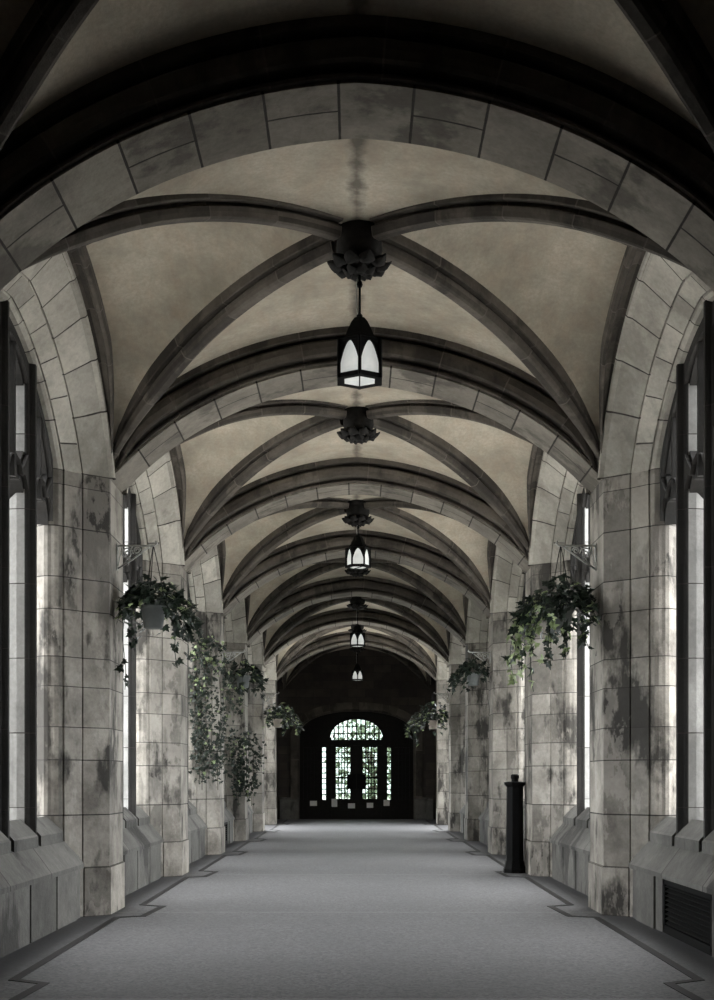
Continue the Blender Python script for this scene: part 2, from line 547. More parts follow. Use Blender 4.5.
# black inlay strips with a jog round every pier
def inlay(sgn, name):
    w = MB()
    hw = 0.032
    pts = []
    for n in range(-1, 8):
        yc = PY(n)
        pts += [(0.952, yc - 0.115 * B), (0.855, yc - 0.095 * B), (0.838, yc + 0.095 * B), (0.935, yc + 0.125 * B)]
    pts = [Vector((sgn * a * L, min(y, YEND - 0.1), 0)) for a, y in pts if y < YEND + 0.3]
    lft, rgt = [], []
    for i, p in enumerate(pts):
        d0 = (pts[i] - pts[i - 1]).normalized() if i > 0 else (pts[1] - pts[0]).normalized()
        d1 = (pts[i + 1] - pts[i]).normalized() if i < len(pts) - 1 and (pts[i + 1] - pts[i]).length > 1e-4 else d0
        n0 = Vector((-d0.y, d0.x, 0)); n1 = Vector((-d1.y, d1.x, 0))
        m_ = (n0 + n1)
        m_ = m_.normalized() if m_.length > 1e-3 else n0
        k = hw / max(m_.dot(n1), 0.4)
        lft.append(p + m_ * k); rgt.append(p - m_ * k)
    vs_, fs = [], []
    for a, b in zip(lft, rgt):
        vs_ += [(a.x, a.y, 0.004), (b.x, b.y, 0.004), (a.x, a.y, -0.01), (b.x, b.y, -0.01)]
    for i in range(len(pts) - 1):
        a, b = 4 * i, 4 * i + 4
        fs += [(a, a + 1, b + 1, b), (a, b, b + 2, a + 2), (a + 1, a + 3, b + 3, b + 1)]
    w.add(vs_, fs)
    return tag(w.build(name, M['inlay']), kind='structure')
inlay(-1, 'trim_1')
inlay(1, 'trim_2')

ORD = ['nearest', 'second', 'third', 'fourth', 'fifth', 'sixth', 'seventh', 'eighth', 'ninth']

# ------------------------------------------------------------------ piers
COURSES = [-0.546, -0.35, -0.139, 0.080, 0.209, 0.37, 0.486, 0.673, 0.80, 1.0, 1.165, 1.222]
def pier_outline(g=0.0):
    """plan of one pier (lateral in m from the walk's axis, along the walk in m); g swells it"""
    half = [(1.0, 0.070 * B), (1.090, 0.105 * B), (1.096, 0.104 * B), (1.097, 0.108 * B), (1.150, 0.137 * B),
            (1.156, 0.135 * B), (1.160, 0.139 * B), (1.170, 0.145 * B), (1.185, 0.148 * B), (1.197, 0.149 * B), (1.21, 0.151 * B), (1.225, 0.1505 * B), (1.29, 0.128 * B)]
    pts = [(a * L - g, -y - g) for a, y in half[::-1]] + [(a * L - g, y + g) for a, y in half]
    return pts
def make_pier(label):
    root = thing('stone_pier', label, 'pier', (L, 0, 0))
    def part(name, ks, g):
        w = MB()
        for k in ks:
            o = pier_outline(g)
            r0 = [(x, y, ZL(COURSES[k])) for x, y in o]
            r1 = [(x, y, ZL(COURSES[k + 1])) for x, y in o]
            w.grid([r0, r1], closed=True, cap=(k in (ks[0], ks[-1])), v_of=[k, k + 1])
        return w.build(name, M['pier'], root, (L, 0, 0), fix=False)
    part('base_course', [0], 0.016)
    part('shaft', range(1, 9), 0.0)
    part('springer', range(9, 11), 0.0)
    return root
pier_proto = None
damp = {('l', 0): 'left pier nearest the camera with a vine basket bracket and dark damp stains',
        ('r', 0): 'right pier nearest the camera, blotched with pale peeling patches, beside the dark grille'}
for n in range(0, 7):
    for side, s in (('left', -1), ('right', 1)):
        nm = ORD[n - 1] if n else ''
        if n == 0:
            lab = 'banded stone pier at the %s picture edge, springing the darkest arch overhead' % side
        elif n == 1:
            lab = ('damp-stained stone pier on the left, nearest fully visible, bracket and grey pot on it' if s < 0 else
                   'peeling blotched stone pier on the right, nearest fully visible, beside the black wall grille')
        elif n == 2:
            lab = 'pale stone pier second along the left side' if s < 0 else 'rough-faced stone pier second along the right, behind the black bollard'
        elif n == 6:
            lab = 'last stone pier on the %s before the dark end wall' % side
        else:
            lab = '%s stone pier along the %s side of the vaulted walk' % (nm, side)
        if pier_proto is None:
            pier_proto = o = make_pier(lab)
        else:
            o = copy_tree(pier_proto)
        o.location = (s * L, PY(n), 0)
        o.rotation_euler = (0, 0, PI if s < 0 else 0)
        o['label'] = lab
        o['group'] = 'stone piers along both sides'

# ------------------------------------------------------------------ transverse arches
def sweep(points, profile, side_dirs=None, closed=True, block=0.5, smooth=False, mb=None, u0=0, v0=0.0, floor_z=None, taper=None):
    """profile of (side, up) swept along points; side is horizontal"""
    pts = [Vector(p) for p in points]
    rings, vv = [], []
    run = 0.0
    for i, p in enumerate(pts):
        t = (pts[min(i + 1, len(pts) - 1)] - pts[max(i - 1, 0)]).normalized()
        if i:
            run += (pts[i] - pts[i - 1]).length
        s = side_dirs if side_dirs else Vector((t.y, -t.x, 0)).normalized()
        up = s.cross(t).normalized()
        if up.z < 0:
            up = -up
        ring = [p + s * a + up * b for a, b in (taper(i / (len(pts) - 1), profile) if taper else profile)]
        if floor_z is not None:
            for q in ring:
                q.z = max(q.z, floor_z)
        rings.append(ring)
        vv.append(v0 + run / block)
    mb = mb or MB()
    mb.grid(rings, closed=closed, cap=closed, v_of=vv, smooth=smooth, u0=u0)
    return mb

def arch_curve(nseg=48, tmax=1.0):
    return [(t * L, 0, ZL(Zarch(t))) for t in [-tmax + 2 * tmax * k / nseg for k in range(nseg + 1)]]
HS = 0.064 * B
ROLL = [(-0.02 + 0.028 * math.cos(a), 0.045 + 0.028 * math.sin(a)) for a in [PI * 1.25 - k * PI * 1.5 / 6 for k in range(7)]]
def make_arch(label):
    root = thing('transverse_arch', label, 'arch', (0, 0, ZL(ZSPR)))
    cur = arch_curve(48, 1.012)
    sd = Vector((0, 1, 0))
    v = sweep(cur, [(-HS + 0.005, 0.03), (-HS, 0.0), (HS, 0.0), (HS - 0.005, 0.03)], sd, True, 0.425, floor_z=ZL(1.2195))
    v.build('voussoirs', M['arch'], root, (0, 0, ZL(ZSPR)))
    def die(q, pr):
        e = min(1.0, max(0.0, (abs(2 * q - 1) - 0.80) / 0.16))
        k = 1 - 0.93 * e ** 1.5
        return [(math.copysign((abs(a) - (HS - 0.012)) * k + HS - 0.012, a), b * k) for a, b in pr]
    for sgn in (-1, 1):
        prof = [(HS - 0.05, 0.30), (HS - 0.05, 0.022), (HS + 0.010, 0.020), (HS + 0.022, 0.026), (HS + 0.024, 0.040), (HS + 0.012, 0.048), (HS - 0.045, 0.052),
                (HS - 0.045, 0.088), (HS + 0.040, 0.094), (HS + 0.062, 0.110), (HS + 0.070, 0.16), (HS + 0.064, 0.215), (HS + 0.048, 0.232),
                (HS - 0.03, 0.236), (HS - 0.03, 0.272), (HS + 0.082, 0.276), (HS + 0.09, 0.36), (HS - 0.05, 0.38)]
        m_ = sweep(cur, [(sgn * a, b) for a, b in prof], sd, True, 0.62, v0=0.5, floor_z=ZL(1.2195), taper=die)
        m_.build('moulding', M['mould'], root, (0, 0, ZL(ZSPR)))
    return root
arch_proto = None
for n in range(0, 7):
    lab = 'shadowed stone arch sweeping across the top of the picture, nearest of the row' if n == 0 else \
          '%s stone arch across the walk, behind the nearest hanging lantern' % ORD[n] if n == 1 else \
          'last stone arch before the dark end wall' if n == 6 else '%s stone cross arch from the camera down the vault' % ORD[n]
    if arch_proto is None:
        arch_proto = o = make_arch(lab)
    else:
        o = copy_tree(arch_proto)
    o.location = (0, PY(n), ZL(ZSPR))
    o['label'] = lab
    o['group'] = 'stone arches across the walk'

# ------------------------------------------------------------------ ribs of each bay
RIBH = [(0.088, 0.10), (0.088, -0.004), (0.082, -0.014), (0.030, -0.014), (0.026, -0.042), (0.064, -0.048), (0.068, -0.054), (0.062, -0.085), (0.052, -0.118), (0.030, -0.128)]
RIB = [(-a, b) for a, b in RIBH] + RIBH[::-1]
def thin(q, pr):                         # a diagonal rib narrows into the springer
    k = 1 - 0.6 * max(0.0, (q - 0.72) / 0.28) ** 1.4
    return [(a * k, b * (k if b < 0 else 1)) for a, b in pr]
def make_ribs(label):
    root = thing('vault_ribs', label, 'ribs', (0, 0, ZL(1.2)))
    org = (0, 0, ZL(1.2))
    for sx in (-1, 1):
        for sy in (-1, 1):
            cur = [(sx * t * L, sy * t * HALF, ZL(Zd(t))) for t in [0.068 + 0.932 * k / 30 for k in range(31)]]
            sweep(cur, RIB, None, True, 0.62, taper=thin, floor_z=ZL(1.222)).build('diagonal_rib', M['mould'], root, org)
        cur = [(sx * t * L, 0, ZL(web_h(t, 0))) for t in [0.072 + 0.91 * k / 24 for k in range(25)]]
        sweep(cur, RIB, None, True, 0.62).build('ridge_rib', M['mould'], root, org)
        # wall rib hugging the window arch
        rings, vv = [], []
        prof = [(1.02, 0.01), (0.990, 0.01), (0.978, 0.04), (0.966, 0.055), (0.946, 0.045), (0.936, 0.012), (0.924, 0.018), (0.918, 0.05), (0.925, 0.065), (0.922, 0.14), (1.02, 0.14)]
        for k in range(49):
            u = -1 + k / 24
            y, Z = wall_arch(0, u)
            y2, Z2 = wall_arch(0, min(u + 0.02, 1)); y1, Z1 = wall_arch(0, max(u - 0.02, -1))
            t = Vector((0, y2 - y1, (Z2 - Z1) * L)).normalized()
            if abs(u) < 0.01:
                t = Vector((0, 1, 0))
            up = Vector((0, -t.z, t.y))
            k_ = 1 - 0.9 * (max(0.0, abs(u) - 0.55) / 0.45) ** 1.3
            rings.append([Vector((sx * (1.0 - (1.0 - a) * (k_ if a < 1 else 1)) * L, y, ZL(Z))) + up * b for a, b in prof])
            vv.append(0.5 + k / 6)
        w = MB()
        w.grid(rings, closed=True, cap=True, v_of=vv)
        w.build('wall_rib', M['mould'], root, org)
    return root
rib_proto = None
for n in range(-1, 7):
    if n == -1:
        lab = 'near-black vault ribs crossing the top corners of the picture'
    elif n == 0:
        lab = 'dark moulded vault ribs meeting above the nearest hanging lantern'
    elif n == 6:
        lab = 'shadowed vault ribs of the last bay, against the end wall'
    else:
        lab = 'dark vault ribs of the %s bay beyond the nearest arch' % ORD[n].replace('nearest', 'first')
    if rib_proto is None:
        rib_proto = o = make_ribs(lab)
    else:
        o = copy_tree(rib_proto)
    o.location = (0, BY(n), ZL(1.2))
    o['label'] = lab
    o['group'] = 'rib sets of the vault bays'

# carved bosses
def make_boss(label):
    zb = ZL(1.682)
    root = thing('ceiling_boss', label, 'boss', (0, 0, zb))
    c = MB()
    c.lathe([(0.0, 0.10), (0.09, 0.09), (0.16, 0.11), (0.178, 0.17), (0.172, 0.24), (0.165, 0.28), (0.178, 0.30), (0.178, 0.37), (0.15, 0.42)], 16)
    c.build('collar', M['bossm'], root)
    rnd = random.Random(4)
    lf = MB()
    for ring, (rad, z, k, sc, tilt) in enumerate(((0.155, 0.085, 10, 1.1, 0.05), (0.07, 0.04, 7, 0.9, 0.02))):
        for i in range(k):
            a = 2 * PI * (i + 0.5 * ring) / k
            rings = []
            for q in range(6):
                f = q / 5
                w_ = 0.062 * sc * math.sin(PI * (0.12 + 0.86 * f)) ** 0.8
                r_ = rad - 0.05 + 0.13 * sc * f
                zz = z + 0.035 * math.sin(PI * f) * -1 + tilt * 0.14 * f * f + rnd.uniform(-0.006, 0.006)
                row = []
                for e in range(6):
                    th = 2 * PI * e / 6
                    off = w_ * math.cos(th)
                    dz = 0.034 * sc * math.sin(th) * math.sin(PI * (0.15 + 0.8 * f)) + 0.012 * math.cos(3 * th + q)
                    row.append((r_ * math.cos(a) - off * math.sin(a), r_ * math.sin(a) + off * math.cos(a), zz + dz))
                rings.append(row)
            lf.grid(rings, closed=True, cap=True, smooth=True)
    lf_o = lf.build('carved_leaves', M['bossm'], root)
    b = MB()
    b.lathe([(0.0, -0.012), (0.035, -0.004), (0.055, 0.02), (0.04, 0.06), (0.0, 0.07)], 12, cap=False)
    b.build('bud', M['bossm'], lf_o)
    return root
boss_proto = None
for n in range(0, 7):
    lab = 'blackened carved boss above the nearest lantern' if n == 0 else \
          'blackened carved boss without a lantern, just below and behind the nearest lantern' if n == 1 else \
          'blackened boss above the second lantern' if n == 2 else '%s dark carved boss along the vault from the camera' % ORD[n]
    if boss_proto is None:
        boss_proto = o = make_boss(lab)
    else:
        o = copy_tree(boss_proto)
    o.location = (0.022, BY(n), ZL(1.693))
    o['label'] = lab
    o['group'] = 'carved ceiling bosses'

# ------------------------------------------------------------------ windows (built for the right side, turned for the left)
PITCH = 0.175 * B
def surround_mesh(doorway):
    """splayed orders of the wall arch, from the walk outwards"""
    prof = [(0.992, -0.05), (0.980, -0.045), (0.977, -0.03), (0.982, -0.014), (1.0, 0.0), (1.090, 0.165), (1.096, 0.158), (1.097, 0.178), (1.150, 0.316), (1.156, 0.307), (1.160, 0.326), (1.170, 0.354), (1.185, 0.368), (1.197, 0.373), (1.21, 0.382), (1.225, 0.380), (1.292, 0.28)]
    w = MB()
    us = [-1 + k / 28 for k in range(57)]
    # block joints: 9 voussoirs to each half
    for j in range(len(prof) - 1):
        (a0, o0), (a1, o1) = prof[j], prof[j + 1]
        r0 = []; r1 = []
        for u in us:
            y, Z = wall_arch(o0, u); r0.append((a0 * L, y, ZL(Z)))
            y, Z = wall_arch(o1, u); r1.append((a1 * L, y, ZL(Z)))
        rings = [[p, q] for p, q in zip(r0, r1)]
        shift = 0.5 if j == 7 else 0.0
        w.grid(rings, v_of=[(u + 1) * 5 + shift for u in us], u0=j)
    return w
def light_head(f):                       # pointed cusped head, f in [-1, 1] across the light
    f = abs(f)
    R = 1.35
    h = math.sqrt(max(R * R - (f + R - 1) ** 2, 0)) / math.sqrt(R * R - (R - 1) ** 2)
    cusp = 0.22 * math.exp(-((f - 0.52) / 0.10) ** 2)
    return max(h - cusp, 0.0)
def make_window(label_n):
    root = thing('window', None, None, (1.16 * L, 0, 0))
    org = (1.16 * L, 0, 0)
    part_sur = surround_mesh(False).build('arch_surround', M['surround'], root, org, fix=False)
    # mullions
    def mullion(yc):
        w = MB()
        u = yc / WHALF
        ztop = wall_arch(OWIN, u)[1]
        def bar(prof, name, mat, par):
            out = [(a * L, yc + h) for a, h in prof] + [(a * L, yc - h) for a, h in prof[::-1]]
            zs = [ZL(-0.22)] + [ZL(-0.1 + 0.27 * k) for k in range(0, 6)] + [ZL(ztop) + 0.03]
            w = MB()
            w.grid([[(x, y, z) for x, y in out] for z in zs], closed=True, cap=True, v_of=[k for k in range(len(zs))])
            return w.build(name, mat, par, org)
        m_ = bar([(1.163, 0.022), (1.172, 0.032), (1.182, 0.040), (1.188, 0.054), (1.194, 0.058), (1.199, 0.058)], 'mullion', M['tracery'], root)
        bar([(1.199, 0.056), (1.228, 0.056), (1.240, 0.050), (1.268, 0.034), (1.278, 0.02)], 'outer_moulding', M['skylit'], m_)
    for yc in (-PITCH, 0.0, PITCH):
        mullion(yc)
    # tracery and sills, light by light
    edges = [(-WHALF, -PITCH), (-PITCH, 0.0), (0.0, PITCH), (PITCH, WHALF)]
    for li, (ya, yb) in enumerate(edges):
        w = MB()
        yc, hw = (ya + yb) / 2, (yb - ya) / 2 - 0.03
        K = 33
        ZS, RISE = 1.015, 0.125
        def plate(x0, x1, grow):
            rows_b, rows_t, rows_t2, rows_c = [], [], [], []
            for k in range(K):
                f = -1 + 2 * k / (K - 1)
                y = yc + f * hw
                zt = ZS + RISE * light_head(f) - grow
                zb = 1.085 + 0.10 * abs(f) ** 2.2 + 0.035 * math.exp(-(f / 0.14) ** 2) + grow
                # upper opening under the window arch, two small daggers
                uu = max(-1, min(1, y / WHALF))
                zc = wall_arch(OWIN, uu)[1]
                zu = zc - 0.03 - 0.05 * abs(f) ** 3 - grow * 0.5
                zu = max(zu, zb + 0.001)
                rows_b.append((y, zt)); rows_t.append((y, zb)); rows_t2.append((y, zu)); rows_c.append((y, max(zc + 0.02, zu + 0.002)))
            for lo, hi in ((rows_b, rows_t), (rows_t2, rows_c)):
                rings = []
                for (y, z0), (_, z1) in zip(lo, hi):
                    z1 = max(z1, z0 + 0.004)
                    rings.append([(x0 * L, y, ZL(z0)), (x1 * L, y, ZL(z0)), (x1 * L, y, ZL(z1)), (x0 * L, y, ZL(z1))])
                w.grid(rings, closed=True, cap=True, v_of=[0.3 + 0.4 * k / K for k in range(K)])
            # jamb lining of the head, from the springing down a little
        plate(1.203, 1.255, 0.018)
        plate(1.185, 1.204, 0.004)
        # slender bar splitting the upper panel
        zc = wall_arch(OWIN, max(-1, min(1, yc / WHALF)))[1]
        w.box(1.19 * L, 1.25 * L, yc - 0.022, yc + 0.022, ZL(1.06), ZL(zc) + 0.02)
        w.build('tracery', M['tracery'], root, org)
        s = MB()
        y0, y1 = ya + 0.045, yb - 0.045
        if li == 0: y0 = ya - 0.02
        if li == 3: y1 = yb + 0.02
        pr = [(1.150, -0.245), (1.150, -0.205), (1.156, -0.198), (1.212, -0.142), (1.30, -0.150), (1.30, -0.245)]
        s.grid([[(a * L, y, ZL(Z)) for a, Z in pr] for y in (y0, y1)], closed=True, cap=True, v_of=[0.2, 0.8])
        s.build('sill', M['bench'], root, org)
    return root

def make_bench(grille):
    """sloped stone bench under a window: coping and upright panels"""
    root = thing('stone_bench', None, 'bench', (1.09 * L, 0, 0))
    org = (1.09 * L, 0, 0)
    H = 0.388 * B
    c = MB()
    pr = [(1.084, -0.350), (1.084, -0.333), (1.150, -0.243), (1.16, -0.238), (1.20, -0.238), (1.20, -0.350)]
    ys = [-H + 2 * H * k / 3 for k in range(4)]
    c.grid([[(a * L, y, ZL(Z)) for a, Z in pr] for y in ys], closed=True, cap=True, v_of=list(range(4)))
    c.build('coping', M['bench'], root, org)
    cuts = [-0.345 * B, -0.18 * B, 0.0, 0.18 * B, 0.345 * B]
    g0, g1 = -0.156 * B, 0.150 * B
    if grille:
        spans = ((-0.345 * B, -0.20 * B), (0.195 * B, 0.345 * B))
    else:
        spans = tuple(zip(cuts[:-1], cuts[1:]))
    for k, (y0, y1) in enumerate(spans):
        p = MB()
        p.grid([[(1.09 * L, y, 0.0), (1.09 * L, y, ZL(-0.350)), (1.19 * L, y, ZL(-0.350)), (1.19 * L, y, 0.0)] for y in (y0 + 0.022, y1 - 0.022)], closed=True, cap=True, v_of=[0.2, 0.8], u0=k * 7)
        p.build('panel', M['bench'], root, org)
    for y0, y1 in (((-H, g0), (g1, H)) if grille else ((-H, H),)):
        r = MB()
        r.box(1.098 * L, 1.19 * L, y0, y1, 0, ZL(-0.350))
        r.build('backing', M['bench'], root, org)
    return root, (g0, g1)

WPOS = ['nearest', 'second', 'third', 'fourth', 'fifth']
win_proto = None
bench_proto = None
wi = 0
GRILLES = {(0, 1), (4, 1), (3, -1)}
def make_grille(label, s, n, span):
    y0, y1 = span
    y0 += 0.015; y1 -= 0.015
    yc = (y0 + y1) / 2
    yy = BY(n) + s * yc
    root = thing('wall_grille', label, 'grille', (s * 1.100 * L, yy, 0), PI if s < 0 else 0)
    hw = (y1 - y0) / 2
    z0, z1 = 0.03, ZL(-0.355)
    X = 0.0
    f = MB()
    f.box(X, X + 0.04, -hw, -hw + 0.04, z0, z1)
    f.box(X, X + 0.04, hw - 0.04, hw, z0, z1)
    f.box(X, X + 0.04, -hw, hw, z0 - 0.03, z0 + 0.035)
    f.box(X, X + 0.04, -hw, hw, z1 - 0.04, z1)
    f_o = f.build('grille_frame', M['grille'], root)
    b = MB()
    b.box(X + 0.10, X + 0.14, -hw, hw, 0.0, z1)
    b.build('backing', M['grille'], root)
    ns = 9
    for k in range(ns):
        z = z0 + 0.055 + (z1 - z0 - 0.11) * k / (ns - 1)
        sl = MB()
        sl.add([(X + 0.005, -hw + 0.03, z - 0.008), (X + 0.005, hw - 0.03, z - 0.008), (X + 0.045, hw - 0.03, z + 0.018), (X + 0.045, -hw + 0.03, z + 0.018),
                (X + 0.005, -hw + 0.03, z - 0.002), (X + 0.005, hw - 0.03, z - 0.002), (X + 0.045, hw - 0.03, z + 0.024), (X + 0.045, -hw + 0.03, z + 0.024)],
               [(0, 1, 2, 3), (7, 6, 5, 4), (0, 4, 5, 1), (1, 5, 6, 2), (2, 6, 7, 3), (3, 7, 4, 0)])
        sl.build('louver', M['grille'], f_o)
    return root

for n in WINDOW_BAYS:
    for s, side in ((-1, 'left'), (1, 'right')):
        wi += 1
        if win_proto is None:
            win_proto = o = make_window(1)
        else:
            o = copy_tree(win_proto)
        o.name = 'window_%d' % wi
        o.location = (s * 1.16 * L, BY(n), 0)
        o.rotation_euler = (0, 0, PI if s < 0 else 0)
        o['kind'] = 'structure'
        gr = (n, s) in GRILLES
        if gr:
            b, span = make_bench(True)
            gl = {(0, 1): 'black louvred grille in the bench beside the nearest right pier', (4, 1): 'small dark grille low in the right wall, far along the walk', (3, -1): 'dark grille low in the left wall, far along the walk'}[(n, s)]
            make_grille(gl, s, n, span)
        elif bench_proto is None:
            bench_proto = b = make_bench(False)[0]
        else:
            b = copy_tree(bench_proto)
        b.location = (s * 1.09 * L, BY(n), 0)
        b.rotation_euler = (0, 0, PI if s < 0 else 0)
        b['label'] = ('sloped stone bench under the %s window on the %s' % (WPOS[n], side)) + (', with an iron grille in it' if gr else '')
        b['group'] = 'stone benches under the windows'
for s in (-1, 1):
    wi += 1
    root = thing('window_%d' % wi, None, None, (s * 1.16 * L, BY(DOORWAY_BAY), 0), PI if s < 0 else 0, None, 'structure')
    surround_mesh(True).build('arch_surround', M['surround'], root, (1.16 * L, 0, 0), fix=False)

# ------------------------------------------------------------------ lanterns
def make_lantern(label, rod, phase):
    H, R, RH = 0.295, 0.184, 0.20
    root = thing('hanging_lantern', label, 'lantern')
    root.rotation_euler = (0, 0, phase)
    def hexp(r, z): return [(r * math.sin(k * PI / 3), r * math.cos(k * PI / 3), z) for k in range(6)]
    fr = MB()
    # lower and upper rims
    fr.grid([hexp(R + 0.006, 0.0), hexp(R + 0.006, 0.035), hexp(R - 0.02, 0.035), hexp(R - 0.05, 0.0), hexp(R + 0.006, 0.0)], closed=True)
    fr.grid([hexp(R + 0.004, H - 0.02), hexp(R + 0.004, H), hexp(R - 0.03, H), hexp(R - 0.03, H - 0.02), hexp(R + 0.004, H - 0.02)], closed=True)
    for k in range(6):                       # corner posts
        a = k * PI / 3
        fr.tube([(R * math.sin(a), R * math.cos(a), 0.0), (R * math.sin(a), R * math.cos(a), H)], 0.014, 6, False)
    for k in range(1):                       # bar under the bottom glass
        a = k * PI / 3
        fr.tube([(R * math.sin(a), R * math.cos(a), 0.003), (-R * math.sin(a), -R * math.cos(a), 0.003)], 0.007, 4, False)
    # lancet plates
    K = 29
    for k in range(6):
        p0 = Vector(hexp(R, 0)[k]); p1 = Vector(hexp(R, 0)[(k + 1) % 6])
        mid = (p0 + p1) / 2; nrm = mid.normalized()
        hw = (p1 - p0).length / 2
        ow = hw + 0.002
        d = (p1 - p0).normalized()
        def P(x, z, dn): 
            q = mid + d * x + nrm * dn
            return (q.x, q.y, z)
        rings = []
        for i in range(K):
            f = -1 + 2 * i / (K - 1)
            zz = 0.02 if abs(f) > 0.86 else 0.12 + 0.155 * (1 - (abs(f) / 0.86) ** 1.8)
            rings.append([P(f * ow, zz, 0.0), P(f * ow, H, 0.0), P(f * ow, H, -0.012), P(f * ow, zz, -0.012)])
        fr.grid(rings, closed=True, cap=True)
    fr_o = fr.build('frame', M['iron'], root)
    for k in range(6):
        p0 = Vector(hexp(R - 0.022, 0)[k]); p1 = Vector(hexp(R - 0.022, 0)[(k + 1) % 6])
        nrm = ((p0 + p1) / 2).normalized() * 0.004
        g = MB()
        vs_ = []
        for z in (0.012, H - 0.006):
            for p in (p0, p1):
                for q in (-1, 1):
                    vs_.append((p.x + nrm.x * q, p.y + nrm.y * q, z))
        g.add(vs_, [(0, 2, 3, 1), (4, 5, 7, 6), (0, 1, 5, 4), (2, 6, 7, 3), (0, 4, 6, 2), (1, 3, 7, 5)])
        g.build('pane', M['opal'], fr_o)
    g = MB()
    g.grid([hexp(R - 0.03, 0.008), hexp(R - 0.03, 0.014)], closed=True, cap=True)
    g.build('bottom_pane', M['opal'], fr_o)
    rf_ = MB()
    rf_.grid([hexp(r, z) for r, z in ((R + 0.012, H), (R - 0.035, H + 0.012), (0.122, H + 0.05), (0.10, H + 0.10), (0.072, H + 0.155), (0.045, H + 0.19), (0.022, H + RH), (0.026, H + RH + 0.012), (0.008, H + RH + 0.03))], closed=True, cap=True)
    rf_.build('roof', M['iron'], root)
    rd = MB()
    rd.tube([(0, 0, H + RH), (0, 0, H + RH + rod)], 0.009, 8)
    kn = MB()
    kn.lathe([(0.0, -0.03), (0.018, -0.02), (0.024, 0.0), (0.018, 0.02), (0.0, 0.03)], 10, (0, 0, H + RH + rod * 0.78), cap=False)
    rd_o = rd.build('rod', M['iron'], root)
    kn.build('knop', M['iron'], rd_o)
    cd = MB()
    pts = [(-0.014 - 0.012 * math.sin(PI * k / 8), 0.0, H + RH + rod * k / 8) for k in range(9)]
    cd.tube(pts, 0.004, 6)
    cd.build('cord', M['palemetal'], root)
    return root
for n, ph, zb, lab in ((0, 0.0, 1.332, 'nearest hexagonal black iron lantern with white lancet panes, on a long rod'),
                       (2, PI / 6, 1.405, 'second hanging lantern, three lancet panes facing, close under its boss'),
                       (4, 0.0, 1.322, 'third hanging lantern, small, two white panes against the far arches'),
                       (6, 0.06, 1.312, 'farthest hanging lantern, tiny, two white panes against the dark end wall')):
    top = ZL(1.69)
    rod = top - (ZL(zb) + 0.5)
    o = make_lantern(lab, rod, ph)
    o.location = (0.024, BY(n), ZL(zb))
    o['group'] = 'lanterns hanging from the bosses'

# ------------------------------------------------------------------ ivy
IVY = [(0, 0.0), (0.28, -0.12), (0.55, 0.02), (0.34, 0.22), (0.46, 0.52), (0.2, 0.5), (0, 1.0), (-0.2, 0.5), (-0.46, 0.52), (-0.34, 0.22), (-0.55, 0.02), (-0.28, -0.12)]
def add_leaf(mb, p, direction, up, size, rnd, mi=0):
    d = Vector(direction).normalized()
    u = Vector(up)
    s = d.cross(u)
    if s.length < 1e-3:
        s = d.orthogonal()
    s.normalize()
    nrm = s.cross(d).normalized()
    p = Vector(p)
    vs_ = [p + d * 0.3 * size + nrm * 0.05 * size]
    for x, y in IVY:
        vs_.append(p + s * x * size + d * y * size + nrm * (-0.16 * abs(x) - 0.12 * max(y - 0.3, 0) ** 2) * size)
    n = len(IVY)
    mb.add(vs_, [(0, 1 + k, 1 + (k + 1) % n) for k in range(n)], None, False, mi)

def rand_dir(rnd):
    while True:
        v = Vector((rnd.uniform(-1, 1), rnd.uniform(-1, 1), rnd.uniform(-1, 1)))
        if 0.05 < v.length < 1:
            return v.normalized()

def make_bracket(label, s, n, Z, reach):
    zt = ZL(Z)
    root = thing('wall_bracket', label, 'bracket', (s * (L - 0.001), PY(n), zt))
    d = -s
    b = MB(); b.box(min(0, d * 0.014), max(0, d * 0.014), -0.02, 0.02, -0.235, 0.02); b.build('wall_bar', M['palemetal'], root)
    b = MB(); b.tube([(d * 0.01, 0, 0), (d * (reach + 0.02), 0, 0), (d * (reach + 0.05), 0, 0.02), (d * (reach + 0.035), 0, 0.045)], 0.010, 6); b.build('arm', M['palemetal'], root)
    b = MB(); b.tube([(d * 0.012, 0, -0.22), (d * reach * 0.45, 0, -0.13), (d * (reach - 0.02), 0, -0.008)], 0.009, 6); b.build('brace', M['palemetal'], root)
    b = MB()
    for cx, cz, r in ((0.30, -0.075, 0.06), (0.58, -0.045, 0.035)):
        pts = [(d * (cx * reach + r * (1 - k / 26) * math.cos(k * 0.5)), 0, cz + r * (1 - k / 26) * math.sin(k * 0.5)) for k in range(20)]
        b.tube(pts, 0.0075, 5)
    b.tube([(d * 0.16 * reach, 0, -0.005), (d * 0.05 * reach, 0, -0.19)], 0.006, 5)
    b.tube([(d * 0.45 * reach, 0, -0.005), (d * 0.22 * reach, 0, -0.18)], 0.006, 5)
    b.build('scrollwork', M['palemetal'], root)
    return root

